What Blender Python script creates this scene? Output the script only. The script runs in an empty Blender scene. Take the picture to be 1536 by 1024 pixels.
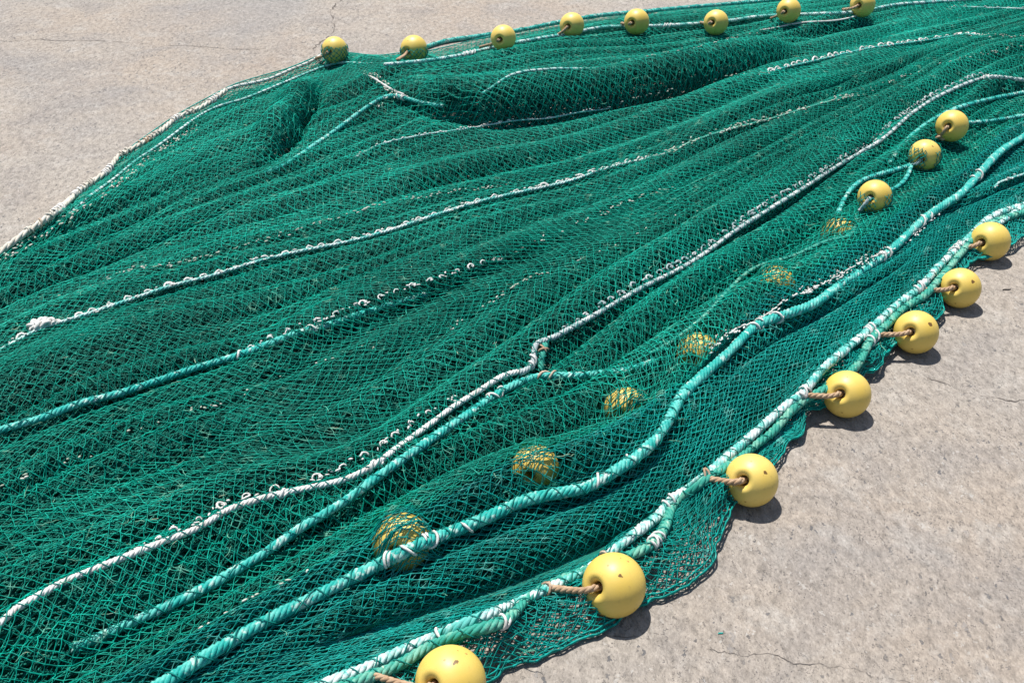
import bpy, math, random
import numpy as np
from mathutils import Vector, Matrix
from mathutils.bvhtree import BVHTree

random.seed(4); RNG = np.random.default_rng(11)
S = bpy.context.scene
COL = S.collection

# ------------------------------------------------------------------ camera
H, FPX, TH = 1.60, 1600.0, math.radians(33.3)
cth, sth = math.cos(TH), math.sin(TH)
cam_d = bpy.data.cameras.new('camera'); cam = bpy.data.objects.new('camera', cam_d); COL.objects.link(cam)
cam.location = (0, 0, H); cam.rotation_euler = (math.pi/2 - TH, 0, 0)
cam_d.sensor_width = 36; cam_d.lens = FPX/1536*36; cam_d.clip_start = .05; cam_d.clip_end = 500
S.camera = cam
CAM = Vector((0, 0, H))

def ray(px, py):
    u, v = px-768.0, py-512.0
    return Vector((u, FPX*cth - v*sth, -(FPX*sth + v*cth))) / FPX      # per metre of optical depth
def ground(px, py, z=0.0):
    d = ray(px, py); return CAM + d*((z-H)/d.z)

# ------------------------------------------------------------------ helpers
def link(name, me, mat=None, parent=None):
    o = bpy.data.objects.new(name, me); COL.objects.link(o)
    if mat: me.materials.append(mat)
    if parent: o.parent = parent
    return o
def tag(o, label=None, cat=None, group=None, kind=None):
    if label: o['label'] = label
    if cat: o['category'] = cat
    if group: o['group'] = group
    if kind: o['kind'] = kind
    return o
def np_mesh(name, V, F, smooth=True):
    """V (n,3), F (m,k) with one face size"""
    me = bpy.data.meshes.new(name); n, m, k = len(V), len(F), F.shape[1]
    me.vertices.add(n); me.vertices.foreach_set('co', np.ascontiguousarray(V, np.float32).ravel())
    me.loops.add(m*k); me.loops.foreach_set('vertex_index', np.ascontiguousarray(F, np.int32).ravel())
    me.polygons.add(m); me.polygons.foreach_set('loop_start', np.arange(0, m*k, k, dtype=np.int32))
    me.polygons.foreach_set('use_smooth', np.full(m, smooth))
    me.update(calc_edges=True); return me
class Geo:
    def __init__(s): s.V = []; s.F = []; s.n = 0
    def add(s, V, F):
        s.V.append(V); s.F.append(F + s.n); s.n += len(V)
    def mesh(s, name): return np_mesh(name, np.concatenate(s.V), np.concatenate(s.F))
class Noise:
    def __init__(s, seed, n=64): s.n = n; s.g = np.random.default_rng(seed).uniform(-1, 1, (n, n))
    def __call__(s, x, y):
        x = np.asarray(x, float); y = np.asarray(y, float)
        xi = np.floor(x).astype(int); yi = np.floor(y).astype(int)
        fx = x-xi; fy = y-yi; fx = fx*fx*fx*(fx*(6*fx-15)+10); fy = fy*fy*fy*(fy*(6*fy-15)+10)
        n = s.n; a, b, c, d = s.g[xi % n, yi % n], s.g[(xi+1) % n, yi % n], s.g[xi % n, (yi+1) % n], s.g[(xi+1) % n, (yi+1) % n]
        return (a*(1-fx)+b*fx)*(1-fy) + (c*(1-fx)+d*fx)*fy
def sstep(a, b, x):
    t = np.clip((x-a)/(b-a), 0, 1); return t*t*(3-2*t)

# ------------------------------------------------------------------ net flow field
D2 = np.array((.85, .527)); D2 /= np.linalg.norm(D2); N2 = np.array((D2[1], -D2[0]))
QA, QB = -.75, 5.9
QS = np.linspace(QA, QB, 420)
L_BACK = [(-60,425),(0,378),(35,355),(95,312),(165,258),(195,228),(265,178),(350,132),(440,105),(500,80),(560,88),(640,82),(720,62),(800,46),(900,28),(1020,16),(1100,8),(1200,-4),(1320,-20)]
L_C = [(-60,547),(0,525),(60,492),(150,462),(260,425),(380,392),(520,362),(640,325),(720,300),(860,268),(1000,222),(1160,175),(1290,140),(1400,100),(1536,60)]
L_F = [(-60,960),(0,935),(60,892),(150,850),(250,810),(340,765),(430,738),(520,722),(600,668),(680,610),(760,562),(800,535),(900,470),(1020,405),(1100,350),(1200,290),(1320,215),(1420,142),(1480,118),(1536,112)]
L_H = [(180,1065),(258,1024),(340,970),(460,905),(570,850),(660,808),(780,757),(880,735),(960,685),(1005,630),(1050,570),(1130,495),(1220,460),(1300,405),(1370,345),(1440,295),(1500,230),(1536,208)]
L_J = [(380,1060),(500,1024),(600,980),(720,930),(820,887),(900,845),(990,775),(1070,705),(1140,645),(1210,580),(1270,525),(1345,460),(1400,410),(1450,362),(1500,322),(1560,300)]
L_O = [(600,1075),(730,1014),(800,985),(868,955),(950,905),(1040,866),(1078,820),(1088,775),(1150,725),(1190,680),(1215,630),(1255,615),(1300,585),(1333,540),(1365,515),(1408,480),(1415,455),(1450,415),(1490,388),(1540,362)]
def flow(pts, sig):
    w = np.array([[*ground(x, y)[:2]] for x, y in pts]); q = w@D2; r = w@N2
    o = np.argsort(q); q, r = q[o], r[o]
    v = np.interp(QS, q, r)
    k = max(2, len(q)//4)
    s0 = np.polyfit(q[:3], r[:3], 1)[0]; s1 = np.polyfit(q[-4:], r[-4:], 1)[0]
    v = np.where(QS < q[0], r[0] + (QS-q[0])*s0, v); v = np.where(QS > q[-1], r[-1] + (QS-q[-1])*s1*.8, v)
    kx = np.arange(-40, 41)*(QS[1]-QS[0]); kw = np.exp(-.5*(kx/sig)**2); kw /= kw.sum()
    return np.convolve(np.pad(v, 40, mode='reflect', reflect_type='odd'), kw, 'valid')
FL = [flow(L_BACK, .03), flow(L_C, .06), flow(L_F, .05), flow(L_H, .05), flow(L_J, .05), flow(L_O, .012)]
for k in range(1, 6): FL[k] = np.maximum(FL[k], FL[k-1] + (.05 if k < 5 else .015))
FL = np.array(FL)
TK = np.concatenate([[0], np.cumsum([.85, .62, .42, .34, .12])])            # nominal widths (m)
T_C, T_F, T_H, T_J, T_O = TK[1:]
def plan(q, t):
    """(q, t) -> r in metres, linear between the flow lines"""
    t = np.clip(t, 0, T_O); q = np.clip(q, QA, QB)
    f = (q-QA)/(QB-QA)*(len(QS)-1); i = np.clip(f.astype(int), 0, len(QS)-2); f = f-i
    k = np.clip(np.searchsorted(TK, t, side='right')-1, 0, 4); a = (t-TK[k])/(TK[k+1]-TK[k])
    lo = FL[k, i]*(1-f)+FL[k, i+1]*f; hi = FL[k+1, i]*(1-f)+FL[k+1, i+1]*f
    return lo*(1-a)+hi*a

# floats hidden under the net (pixel centre, pixel diameter)
HID = [(1258,352,52), (1163,427,58), (1047,530,64), (938,612,64), (803,702,72), (602,812,88)]
def solve_ground(px, py, dpx):
    c = ground(px, py, .06)
    for _ in range(4):
        dep = (c-CAM).dot(Vector((0, cth, -sth))); R = dpx*dep/FPX/2; c = ground(px, py, R+.012)
    return c, R
HIDC = [solve_ground(*h) for h in HID]

n1, n2, n3, n4, n5, n6, n7, n8 = [Noise(20+i) for i in range(8)]
def unplan(px, py):
    """photo pixel (on the ground) -> flow coordinates"""
    g = ground(px, py, .05); q = g.x*D2[0]+g.y*D2[1]; r = g.x*N2[0]+g.y*N2[1]
    fl = [np.interp(q, QS, FL[k]) for k in range(6)]; return q, float(np.interp(r, fl, TK))
CREASES = []                       # folds whose lip overhangs a dark hollow: (q samples, t samples, depth, width)
for px, A, wd in (([(575,166),(640,184),(720,186),(850,168),(1010,138),(1110,114),(1210,86)], .085, .06),
                  ([(375,262),(410,235),(445,200),(475,160),(492,135)], .08, .055),
                  ([(880,520),(960,468),(1060,405),(1150,345),(1230,290),(1330,220)], .030, .04),
                  ([(10,664),(100,640),(200,605),(330,560),(430,520)], .028, .035),
                  ([(360,600),(470,540),(600,480),(730,420),(850,370)], .026, .05),
                  ([(455,815),(540,760),(600,722),(700,650)], .026, .035),
                  ([(420,985),(520,935),(640,893),(760,850),(880,795),(1000,720)], .030, .05),
                  ([(1060,600),(1130,540),(1200,500),(1290,445),(1380,385)], .024, .04),
                  ([(0,405),(120,350),(240,300),(380,255)], .022, .06),
                  ([(130,470),(260,440),(420,400)], .016, .03),
                  ([(1150,60),(1250,50),(1330,38)], .04, .06),
                  ([(560,300),(720,260),(900,215),(1080,165),(1250,110)], .020, .05),
                  ([(1010,225),(1120,185),(1250,150),(1400,100)], .022, .05),
                  ([(0,800),(150,740),(300,690),(420,650)], .022, .05),
                  ([(1440,180),(1490,160),(1580,140)], .03, .05), ([(1400,330),(1470,300),(1570,255)], .03, .05)):
    w = np.array([unplan(x, y) for x, y in px]); w = w[np.argsort(w[:, 0])]; CREASES.append((w[:, 0], w[:, 1], A, wd))
LIPS = [(*ground(a, b)[:2], h_, w_) for a, b, h_, w_ in ((505,100,.060,.075), (621,97,.050,.075), (560,112,.03,.10), (955,56,.03,.08), (1183,42,.03,.08))]
def surf(q, t, depth=0.0, seed=0, bump=True):
    """point of the netting surface at flow coordinates (q along, t across), `depth` below the top"""
    o = seed*7.31
    env = .018 + .115*sstep(.02, .30, t)*(1-.55*sstep(T_H-.1, T_J, t))*(1-.75*sstep(T_J-.10, T_J+.05, t))
    env = env*(.72 + .42*n1(q*.9, t*2.6))
    win = sstep(.0, .16, t)*(1-.55*sstep(T_H-.02, T_H+.10, t))
    far = 1-.5*sstep(1.2, 3.2, q)
    ph = 2*np.pi*(t/.175 + 1.5*n2(q*.40, t*2.6) + .35*n3(q*1.1, t*4))
    am = (.003+.036*np.clip(.42+1.2*n4(q*.6+3, t*5.5), 0, 1.1))*win*far
    ph2 = 2*np.pi*(t/.070 + 1.0*n5(q*.42, t*4.3)); am2 = .0100*win*np.clip(.5+n6(q*1.1, t*5), 0, 1.3)
    ph3 = 2*np.pi*(t/.040 + 1.6*n8(q*.38+4, t*3.1)); am3 = .0085*win*np.clip(1.5*n1(q*.8+7, t*6.5)+.15, 0, 1)
    lat = .6*am3*np.sin(ph3) + .85*am*np.sin(ph) + .8*am2*np.sin(ph2)
    z = env + am*(1-1.7*np.abs(np.sin(ph/2))**1.5) + am2*np.cos(ph2) + am3*(1-1.8*np.abs(np.sin(ph3/2))**1.4)
    r0 = plan(q, t); x0 = q*D2[0]+r0*N2[0]; y0 = q*D2[1]+r0*N2[1]
    for qc, tc, A, wd in CREASES:
        f = sstep(qc[0]-.05, qc[0]+.25, q)*(1-sstep(qc[-1]-.25, qc[-1]+.05, q)); e = t-np.interp(q, qc, tc)
        z = z + 1.35*f*A*(.9*np.exp(-((e+wd*.9)/wd)**2) - .8*np.exp(-(e/(wd*.6))**2)); lat = lat + f*A*.75*np.exp(-((e+wd*.55)/(wd*.7))**2)
    for lx, ly, lh, lw in LIPS:
        z = z + lh*np.exp(-((x0-lx)**2+(y0-ly)**2)/lw**2)
    for tk, hh in ((T_C, .014), (T_F, .03), (T_H, .035)):
        z = z + hh*np.exp(-((t-tk)/.055)**2)
    z = z + .0015*n7(q*11+o, t*17) + .004*n6(q*3+o, t*9)*win
    fr = sstep(T_J-.01, T_J+.025, t)*(1-sstep(T_O-.03, T_O, t)); fq = n4(q*7.5, t*5+9)
    z = z + fr*(.012+.05*np.clip(fq+.25, 0, 1)); lat = lat + fr*.02*n3(q*6+4, t*3) + sstep(T_J, T_O, t)*(.016*n2(q*17, t*0+3) + .006*n5(q*50, t*0))
    r = plan(q, t) + lat
    x = q*D2[0] + r*N2[0]; y = q*D2[1] + r*N2[1]
    z = np.maximum(z - depth*np.clip(z/.05, .25, 1), .003 + .0015*n8(q*9+o, t*15) + (.004 if depth == 0 else 0))
    for kf, (c, R) in enumerate(HIDC):
        d = np.hypot(x-c.x, y-c.y)
        if bump is True or (bump == 'far' and kf < 4):
            w = 1-sstep(.5*R, 1.9*R, d); z = np.maximum(z, (c.z+R+.010-depth*.5)*w)
        else:
            w = 1-sstep(.8*R, 1.8*R, d); z = z*(1-w) + np.minimum(z, .006)*w
    return np.stack([x, y, z], -1)

# smooth carrier surface used to lay ropes, seams and floats on the net
qn, tn = np.meshgrid(np.linspace(QA, QB, 560), np.linspace(0, T_O, 200), indexing='ij')
GP = surf(qn, tn).reshape(-1, 3)
idx = np.arange(560*200).reshape(560, 200)
GF = np.stack([idx[:-1, :-1], idx[1:, :-1], idx[1:, 1:], idx[:-1, 1:]], -1).reshape(-1, 4)
BVH = BVHTree.FromPolygons([tuple(p) for p in GP.tolist()], [tuple(f) for f in GF.tolist()])
def hit(px, py):
    d = ray(px, py); h = BVH.ray_cast(CAM, d.normalized())
    return h[0] if h[0] is not None else CAM + d*(-(H-.006)/d.z)
def height(x, y):
    h = BVH.ray_cast(Vector((x, y, 1)), Vector((0, 0, -1)))
    return h[0].z if h[0] is not None else 0.0

# ------------------------------------------------------------------ materials
def nodes(name, rough=.6, spec=.3):
    m = bpy.data.materials.new(name); m.use_nodes = True; nt = m.node_tree; b = nt.nodes['Principled BSDF']
    b.inputs['Roughness'].default_value = rough; b.inputs['Specular IOR Level'].default_value = spec
    return m, nt, b
def noise(nt, scale, detail=2, rough=.5, coord='Object', dist=0.0, vec=None):
    n = nt.nodes.new('ShaderNodeTexNoise'); n.inputs['Scale'].default_value = scale; n.inputs['Detail'].default_value = detail
    n.inputs['Roughness'].default_value = rough; n.inputs['Distortion'].default_value = dist
    if vec is None:
        tc = nt.nodes.new('ShaderNodeTexCoord'); vec = tc.outputs[coord]
    nt.links.new(vec, n.inputs['Vector']); return n.outputs['Fac']
def ramp(nt, fac, stops):
    r = nt.nodes.new('ShaderNodeValToRGB'); e = r.color_ramp.elements
    while len(e) < len(stops): e.new(.5)
    for k, (p, c) in enumerate(stops):
        e[k].position = p; e[k].color = (*c, 1) if not isinstance(c, (int, float)) else (c, c, c, 1)
    nt.links.new(fac, r.inputs['Fac']); return r.outputs['Color']
def mix(nt, fac, a, b, mode='MIX'):
    n = nt.nodes.new('ShaderNodeMix'); n.data_type = 'RGBA'; n.blend_type = mode
    for sock, v in ((n.inputs[0], fac), (n.inputs[6], a), (n.inputs[7], b)):
        if hasattr(v, 'default_value') or hasattr(v, 'links'): nt.links.new(v, sock)
        elif isinstance(v, (int, float)): sock.default_value = v if sock.type == 'VALUE' else (v, v, v, 1)
        else: sock.default_value = (*v, 1)
    return n.outputs[2]
def math_n(nt, op, a, b=0.0, c=None):
    n = nt.nodes.new('ShaderNodeMath'); n.operation = op
    for k, v in enumerate((a, b) if c is None else (a, b, c)):
        if isinstance(v, (int, float)): n.inputs[k].default_value = v
        else: nt.links.new(v, n.inputs[k])
    return n.outputs[0]
def bump(nt, b, hgt, strength, dist):
    n = nt.nodes.new('ShaderNodeBump'); n.inputs['Strength'].default_value = strength; n.inputs['Distance'].default_value = dist
    nt.links.new(hgt, n.inputs['Height']); nt.links.new(n.outputs['Normal'], b.inputs['Normal'])

def net_mat(name, ca, cb, pale, pale_at=.66):
    m, nt, b = nodes(name, .6, .12)
    c = mix(nt, ramp(nt, noise(nt, 2.2, 3), [(.35, 0.), (.65, 1.)]), ca, cb)
    c = mix(nt, ramp(nt, noise(nt, 1.3, 4, .6, dist=.7), [(.50, 0.), (.72, .55)]), c, tuple(v*1.3+.015 for v in cb))
    rnd = nt.nodes.new('ShaderNodeNewGeometry').outputs['Random Per Island']
    c = mix(nt, .8, c, ramp(nt, rnd, [(0., .45), (.5, .95), (1., 1.45)]), 'MULTIPLY')
    f = ramp(nt, noise(nt, 26, 2), [(pale_at-.03, 0.), (pale_at+.07, .75)])
    c = mix(nt, f, c, pale)
    nt.links.new(c, b.inputs['Base Color']); return m
M_NET = net_mat('green_netting_twine', (.0015,.225,.162), (.002,.315,.230), (.18,.44,.33))
M_NET2 = net_mat('deep_green_netting_twine', (.0015,.200,.145), (.002,.280,.203), (.18,.42,.30))
M_INNER_SHADED = net_mat('shade_darkened_inner_twine', (.0015,.105,.078), (.002,.145,.108), (.05,.20,.15), .70)  # inner layers: shade in the gaps put into a darker twine green
M_NETB = net_mat('blue_green_netting_twine', (.002,.205,.175), (.004,.29,.248), (.13,.42,.37), .64)

def rope_mat(name, base, worn, cut, other=None, ocut=.6, sc=30):
    m, nt, b = nodes(name, .62, .25)
    f = ramp(nt, noise(nt, sc, 4, .6), [(cut-.06, 0.), (cut+.06, 1.)])
    c = mix(nt, f, base, worn)
    if other:
        f2 = ramp(nt, noise(nt, sc*1.7, 3, .55, dist=.4), [(ocut-.04, 0.), (ocut+.05, .9)]); c = mix(nt, f2, c, other)
    fine = noise(nt, 420, 2); c = mix(nt, .5, c, ramp(nt, fine, [(.2, .6), (.8, 1.3)]), 'MULTIPLY')
    nt.links.new(c, b.inputs['Base Color']); bump(nt, b, fine, .4, .0008); return m
M_TURQ = rope_mat('turquoise_rope_fibre', (.012,.33,.285), (.10,.46,.40), .52, (.46,.60,.54), .60)
M_PALE = rope_mat('faded_turquoise_rope_fibre', (.10,.42,.37), (.56,.65,.62), .50, (.02,.36,.33), .62)
M_WHITE = rope_mat('white_rope_fibre', (.64,.63,.60), (.52,.49,.45), .56, (.20,.48,.44), .70)
M_SEA = rope_mat('sea_green_rope_fibre', (.03,.28,.21), (.16,.40,.30), .55, (.60,.62,.48), .70)
M_TAN = rope_mat('tan_hemp_cord', (.36,.23,.135), (.43,.30,.19), .5, (.26,.15,.08), .66, 60)
M_LASH = rope_mat('white_lashing_twine', (.66,.645,.61), (.54,.52,.48), .55, None)
M_CREAM = rope_mat('cream_worn_rope_fibre', (.60,.565,.49), (.50,.455,.38), .5, (.30,.27,.20), .68, 44)
M_KHAKI = rope_mat('weathered_khaki_twine', (.40,.43,.34), (.56,.54,.48), .5, (.10,.30,.20), .60)
M_GREY = rope_mat('grey_white_rope_fibre', (.36,.41,.41), (.54,.555,.54), .52, (.05,.24,.22), .58)
M_DARKT, _nt, _b = nodes('dark_green_whipping_twine', .6, .2); _b.inputs['Base Color'].default_value = (.005,.20,.165,1)
M_BROWN = rope_mat('brown_seizing_twine', (.34,.22,.14), (.5,.40,.30), .5)

def float_mat():
    m, nt, b = nodes('yellow_float_plastic', .34, .5)
    oi = nt.nodes.new('ShaderNodeObjectInfo').outputs['Random']
    c = mix(nt, ramp(nt, noise(nt, 9, 3), [(.3, 0.), (.7, 1.)]), (.70,.485,.085), (.73,.54,.135))
    c = mix(nt, .5, c, ramp(nt, oi, [(0., (.90,.86,.72)), (1., (1.06,1.08,1.35))]), 'MULTIPLY')
    # chip of worn skin: direction comes from each float's own property
    at = nt.nodes.new('ShaderNodeAttribute'); at.attribute_type = 'OBJECT'; at.attribute_name = 'chip'
    tc = nt.nodes.new('ShaderNodeTexCoord')
    dn = nt.nodes.new('ShaderNodeTexNoise'); dn.inputs['Scale'].default_value = 70; dn.inputs['Detail'].default_value = 3
    nt.links.new(tc.outputs['Object'], dn.inputs['Vector'])
    v1 = nt.nodes.new('ShaderNodeVectorMath'); v1.operation = 'DISTANCE'
    nt.links.new(tc.outputs['Object'], v1.inputs[0]); nt.links.new(at.outputs['Vector'], v1.inputs[1])
    d = math_n(nt, 'ADD', v1.outputs['Value'], math_n(nt, 'MULTIPLY', math_n(nt, 'SUBTRACT', dn.outputs['Fac'], .5), .026))
    chip = ramp(nt, math_n(nt, 'MULTIPLY', d, 100), [(.0, 1.), (.34, 1.), (.44, 0.)])
    c = mix(nt, chip, c, (.16,.085,.02))
    # small scuffs and dirt in scattered spots
    sp = nt.nodes.new('ShaderNodeTexVoronoi'); sp.inputs['Scale'].default_value = 38; nt.links.new(tc.outputs['Object'], sp.inputs['Vector'])
    msk = math_n(nt, 'MULTIPLY', math_n(nt, 'LESS_THAN', sp.outputs['Distance'], .10), ramp(nt, noise(nt, 14, 1), [(.50, 0.), (.56, .8)]))
    c = mix(nt, msk, c, (.30,.17,.035))
    scr = ramp(nt, noise(nt, 34, 6, .75, dist=2.0), [(.55, 0.), (.68, .5)]); c = mix(nt, scr, c, (.52,.35,.085))
    nt.links.new(c, b.inputs['Base Color'])
    nt.links.new(ramp(nt, noise(nt, 40, 4), [(.3, .38), (.7, .52)]), b.inputs['Roughness'])
    bump(nt, b, noise(nt, 120, 3), .06, .002); return m
M_FLOAT = float_mat()

def ground_mat():
    m, nt, b = nodes('weathered_concrete', .88, .2)
    tc = nt.nodes.new('ShaderNodeTexCoord'); P = tc.outputs['Object']
    mp = nt.nodes.new('ShaderNodeMapping'); mp.inputs['Rotation'].default_value = (0, 0, .6); mp.inputs['Scale'].default_value = (1, .55, 1); nt.links.new(P, mp.inputs['Vector']); PS = mp.outputs['Vector']
    c = mix(nt, ramp(nt, noise(nt, 1.0, 4, .55), [(.38, 0.), (.62, 1.)]), (.310,.262,.216), (.312,.278,.240))
    c = mix(nt, ramp(nt, noise(nt, 3.1, 6, .62, dist=.6), [(.46, 0.), (.64, .75)]), c, (.245,.220,.198))
    c = mix(nt, ramp(nt, noise(nt, 7.5, 5, .65, dist=.3), [(.52, 0.), (.66, .7)]), c, (.345,.315,.280))
    c = mix(nt, ramp(nt, noise(nt, .55, 5, .6, dist=.8), [(.50, 0.), (.62, .55)]), c, (.235,.222,.212))
    c = mix(nt, ramp(nt, noise(nt, .8, 6, .65, dist=1.2), [(.60, 0.), (.72, .5)]), c, (.27,.205,.155))
    c = mix(nt, .85, c, ramp(nt, noise(nt, 55, 4, .7, vec=PS), [(.30, .62), (.5, 1.0), (.70, 1.30)]), 'MULTIPLY')
    c = mix(nt, .8, c, ramp(nt, noise(nt, 190, 3, .75, vec=PS), [(.28, .66), (.5, 1.0), (.72, 1.30)]), 'MULTIPLY')
    wob = nt.nodes.new('ShaderNodeTexNoise'); wob.inputs['Scale'].default_value = 130; nt.links.new(P, wob.inputs['Vector'])
    add = nt.nodes.new('ShaderNodeVectorMath'); add.operation = 'MULTIPLY_ADD'; add.inputs[1].default_value = (.016,.016,.016)
    nt.links.new(wob.outputs['Color'], add.inputs[0]); nt.links.new(PS, add.inputs[2])
    hts = []
    for sc, rad, share, colr, amt in ((95, .40, .26, (.09,.092,.098), .8), (170, .46, .32, (.12,.108,.098), .75), (105, .42, .26, (.42,.395,.36), .7), (52, .30, .10, (.17,.172,.18), .5), (250, .48, .28, (.10,.09,.082), .8)):
        v = nt.nodes.new('ShaderNodeTexVoronoi'); v.inputs['Scale'].default_value = sc; nt.links.new(add.outputs['Vector'], v.inputs['Vector'])
        sel = nt.nodes.new('ShaderNodeSeparateColor'); nt.links.new(v.outputs['Color'], sel.inputs['Color'])
        a = math_n(nt, 'MULTIPLY', math_n(nt, 'LESS_THAN', v.outputs['Distance'], math_n(nt, 'MULTIPLY', sel.outputs[1], rad)), math_n(nt, 'LESS_THAN', sel.outputs[0], share))
        a = math_n(nt, 'MULTIPLY', a, ramp(nt, noise(nt, 4.5+sc*.02, 4, .6), [(.36, .08), (.58, amt)]))
        c = mix(nt, a, c, colr)
        if colr[0] < .2: hts.append(a)
    nt.links.new(c, b.inputs['Base Color'])
    pit = math_n(nt, 'ADD', math_n(nt, 'ADD', hts[0], hts[1]), hts[2])
    h = math_n(nt, 'SUBTRACT', math_n(nt, 'ADD', noise(nt, 80, 6, .75, vec=PS), math_n(nt, 'MULTIPLY', noise(nt, 9, 3), 1.2)), math_n(nt, 'MULTIPLY', pit, .6))
    bump(nt, b, h, .9, .006); return m
M_GROUND = ground_mat()
M_FRAY = net_mat('frayed_pale_twine', (.03,.30,.22), (.16,.36,.24), (.45,.45,.30), .60)
M_CRACK, nt_, b_ = nodes('dirt_in_crack', .95, .1); nt_.links.new(ramp(nt_, noise(nt_, 60, 3), [(.3, (.07,.06,.053)), (.7, (.19,.165,.145))]), b_.inputs['Base Color'])

# ------------------------------------------------------------------ netting
def tubes(geo, P0, mids, P1, r):
    """one thin three-sided tube per bar, through its inner points"""
    d = P1-P0; d /= np.linalg.norm(d, axis=1, keepdims=True)+1e-9
    up = np.array((0., 0., 1.)); a = np.cross(d, up); a /= np.linalg.norm(a, axis=1, keepdims=True)+1e-6; b = np.cross(a, d)
    rr = np.broadcast_to(np.asarray(r, float), (len(P0),))[:, None]
    rings = []
    for P, k in [(P0, 1.3)]+[(m, .92) for m in mids]+[(P1, 1.3)]:
        for an in (math.pi/2, math.pi/2+2.094, math.pi/2+4.189):
            rings.append(P + rr*k*(math.cos(an)*a + math.sin(an)*b))
    n = len(rings); V = np.stack(rings, 1).reshape(-1, 3); base = (np.arange(len(P0))*n)[:, None]
    F = []
    for s in range(n//3-1):
        for k in range(3):
            k2 = (k+1) % 3; F.append(np.concatenate([base+s*3+k, base+s*3+k2, base+s*3+3+k2, base+s*3+3+k], 1))
    geo.add(V, np.stack(F, 1).reshape(-1, 4))

def net_layer(geo, ta, tb, dq, dt, depth, seed, r=.0014, shear=.10, qa=QA, qb=QB, warp=.75, two=True, bump=True, jit=.0007, keep=None, bias=.5):
    rng = np.random.default_rng(seed); na, nb, nc = Noise(seed+300), Noise(seed+301), Noise(seed+302)
    nq = int((qb-qa)/dq); nt_ = max(3, int(round((tb-ta)/dt))+1)
    i, j = np.meshgrid(np.arange(nq), np.arange(nt_), indexing='ij')
    q = qa + (i + .5*(j % 2))*dq; t = ta + (tb-ta)*j/(nt_-1)
    w = np.minimum(1, np.minimum(t-ta, tb-t)/.05)
    q = q + bias*(t-ta)*(.7+.5*nb(q*.35, t*1.7)) + shear*nc(q*.7, t*4.5) + .012*nb(q*2+9, t*9)
    t = t + warp*w*(.034*na(q*1.1+5, t*10) + .006*nb(q*2, t*22))
    q = q + rng.normal(0, jit*1.5, q.shape); t = t + rng.normal(0, jit, q.shape)*np.minimum(1, .3+w)
    P = surf(q, np.clip(t, 0, T_O), depth, seed, bump)
    P[..., 2] += np.abs(rng.normal(0, .0007, q.shape))
    ed0, ed1 = [], []
    odd = (np.arange(nt_-1) % 2).astype(bool)
    for jj in range(nt_-1):
        a = P[:, jj]; b = P[:, jj+1]
        if odd[jj]: ed0 += [a, a[:-1]]; ed1 += [b, b[1:]]
        else: ed0 += [a, a[1:]]; ed1 += [b, b[:-1]]
    P0 = np.concatenate(ed0); P1 = np.concatenate(ed1)
    mid = (P0+P1)/2; vis = in_view(mid)
    if keep is not None: vis &= keep(mid)
    P0, P1 = P0[vis], P1[vis]; mid = mid[vis]
    ln = np.linalg.norm(P1-P0, axis=1, keepdims=True)
    if two:
        bow = rng.normal(0, .045, mid.shape)*np.array((1, 1, .5))*ln
        bow[:, :2] += D2*(.07*ln)*np.sign(na(mid[:, :1]*3, mid[:, 1:2]*3)); bow[:, 2] -= .03*ln[:, 0]
        tubes(geo, P0, [P0+(P1-P0)*.3+bow*.85, P0+(P1-P0)*.7+bow*.85], P1, r*rng.uniform(.8, 1.2, len(P0)))
    else: tubes(geo, P0, [], P1, r*rng.uniform(.8, 1.2, len(P0)))
def in_view(p):
    d = p - np.array((0, 0, H)); dep = d[:, 1]*cth - d[:, 2]*sth
    u = d[:, 0]*FPX/dep; v = -(d[:, 1]*sth + d[:, 2]*cth)*FPX/dep
    return (dep > .5) & (np.abs(u) < 768+230) & (v > -512-170) & (v < 512+200)

net = bpy.data.objects.new('fishing_net', None); COL.objects.link(net); net.location = (.3, 2.9, 0)
tag(net, 'huge green fishing net heaped in long folds over the concrete', 'fishing net')
OFF = np.array(net.location)
def net_part(name, geo, mat, label=None, parent=None):
    me = np_mesh(name, np.concatenate(geo.V)-OFF, np.concatenate(geo.F)); o = link(name, me, mat, parent or net)
    if parent is not None and parent is not net: pass
    if label: o['label'] = label
    if name in ('seam_stitching', 'frayed_twine', 'slack_mesh', 'inner_netting'): o['kind'] = 'stuff'
    return o
LQ = 1.0
panels = [
    (0.00, T_C, M_NET, 'open green netting in fanned folds up to the back edge'),
    (T_C, T_F, M_NET2, 'dense green netting between the two long white-looped seams'),
    (T_F, T_H, M_NET, 'green netting stretched over the half hidden yellow floats'),
    (T_H, T_J, M_NETB, 'blue-green netting between the thickest rope and the edge rope'),
    (T_J, T_O, M_NETB, 'thin blue-green netting fringe lying on the concrete beside the floats')]
INNER = Geo()
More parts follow.
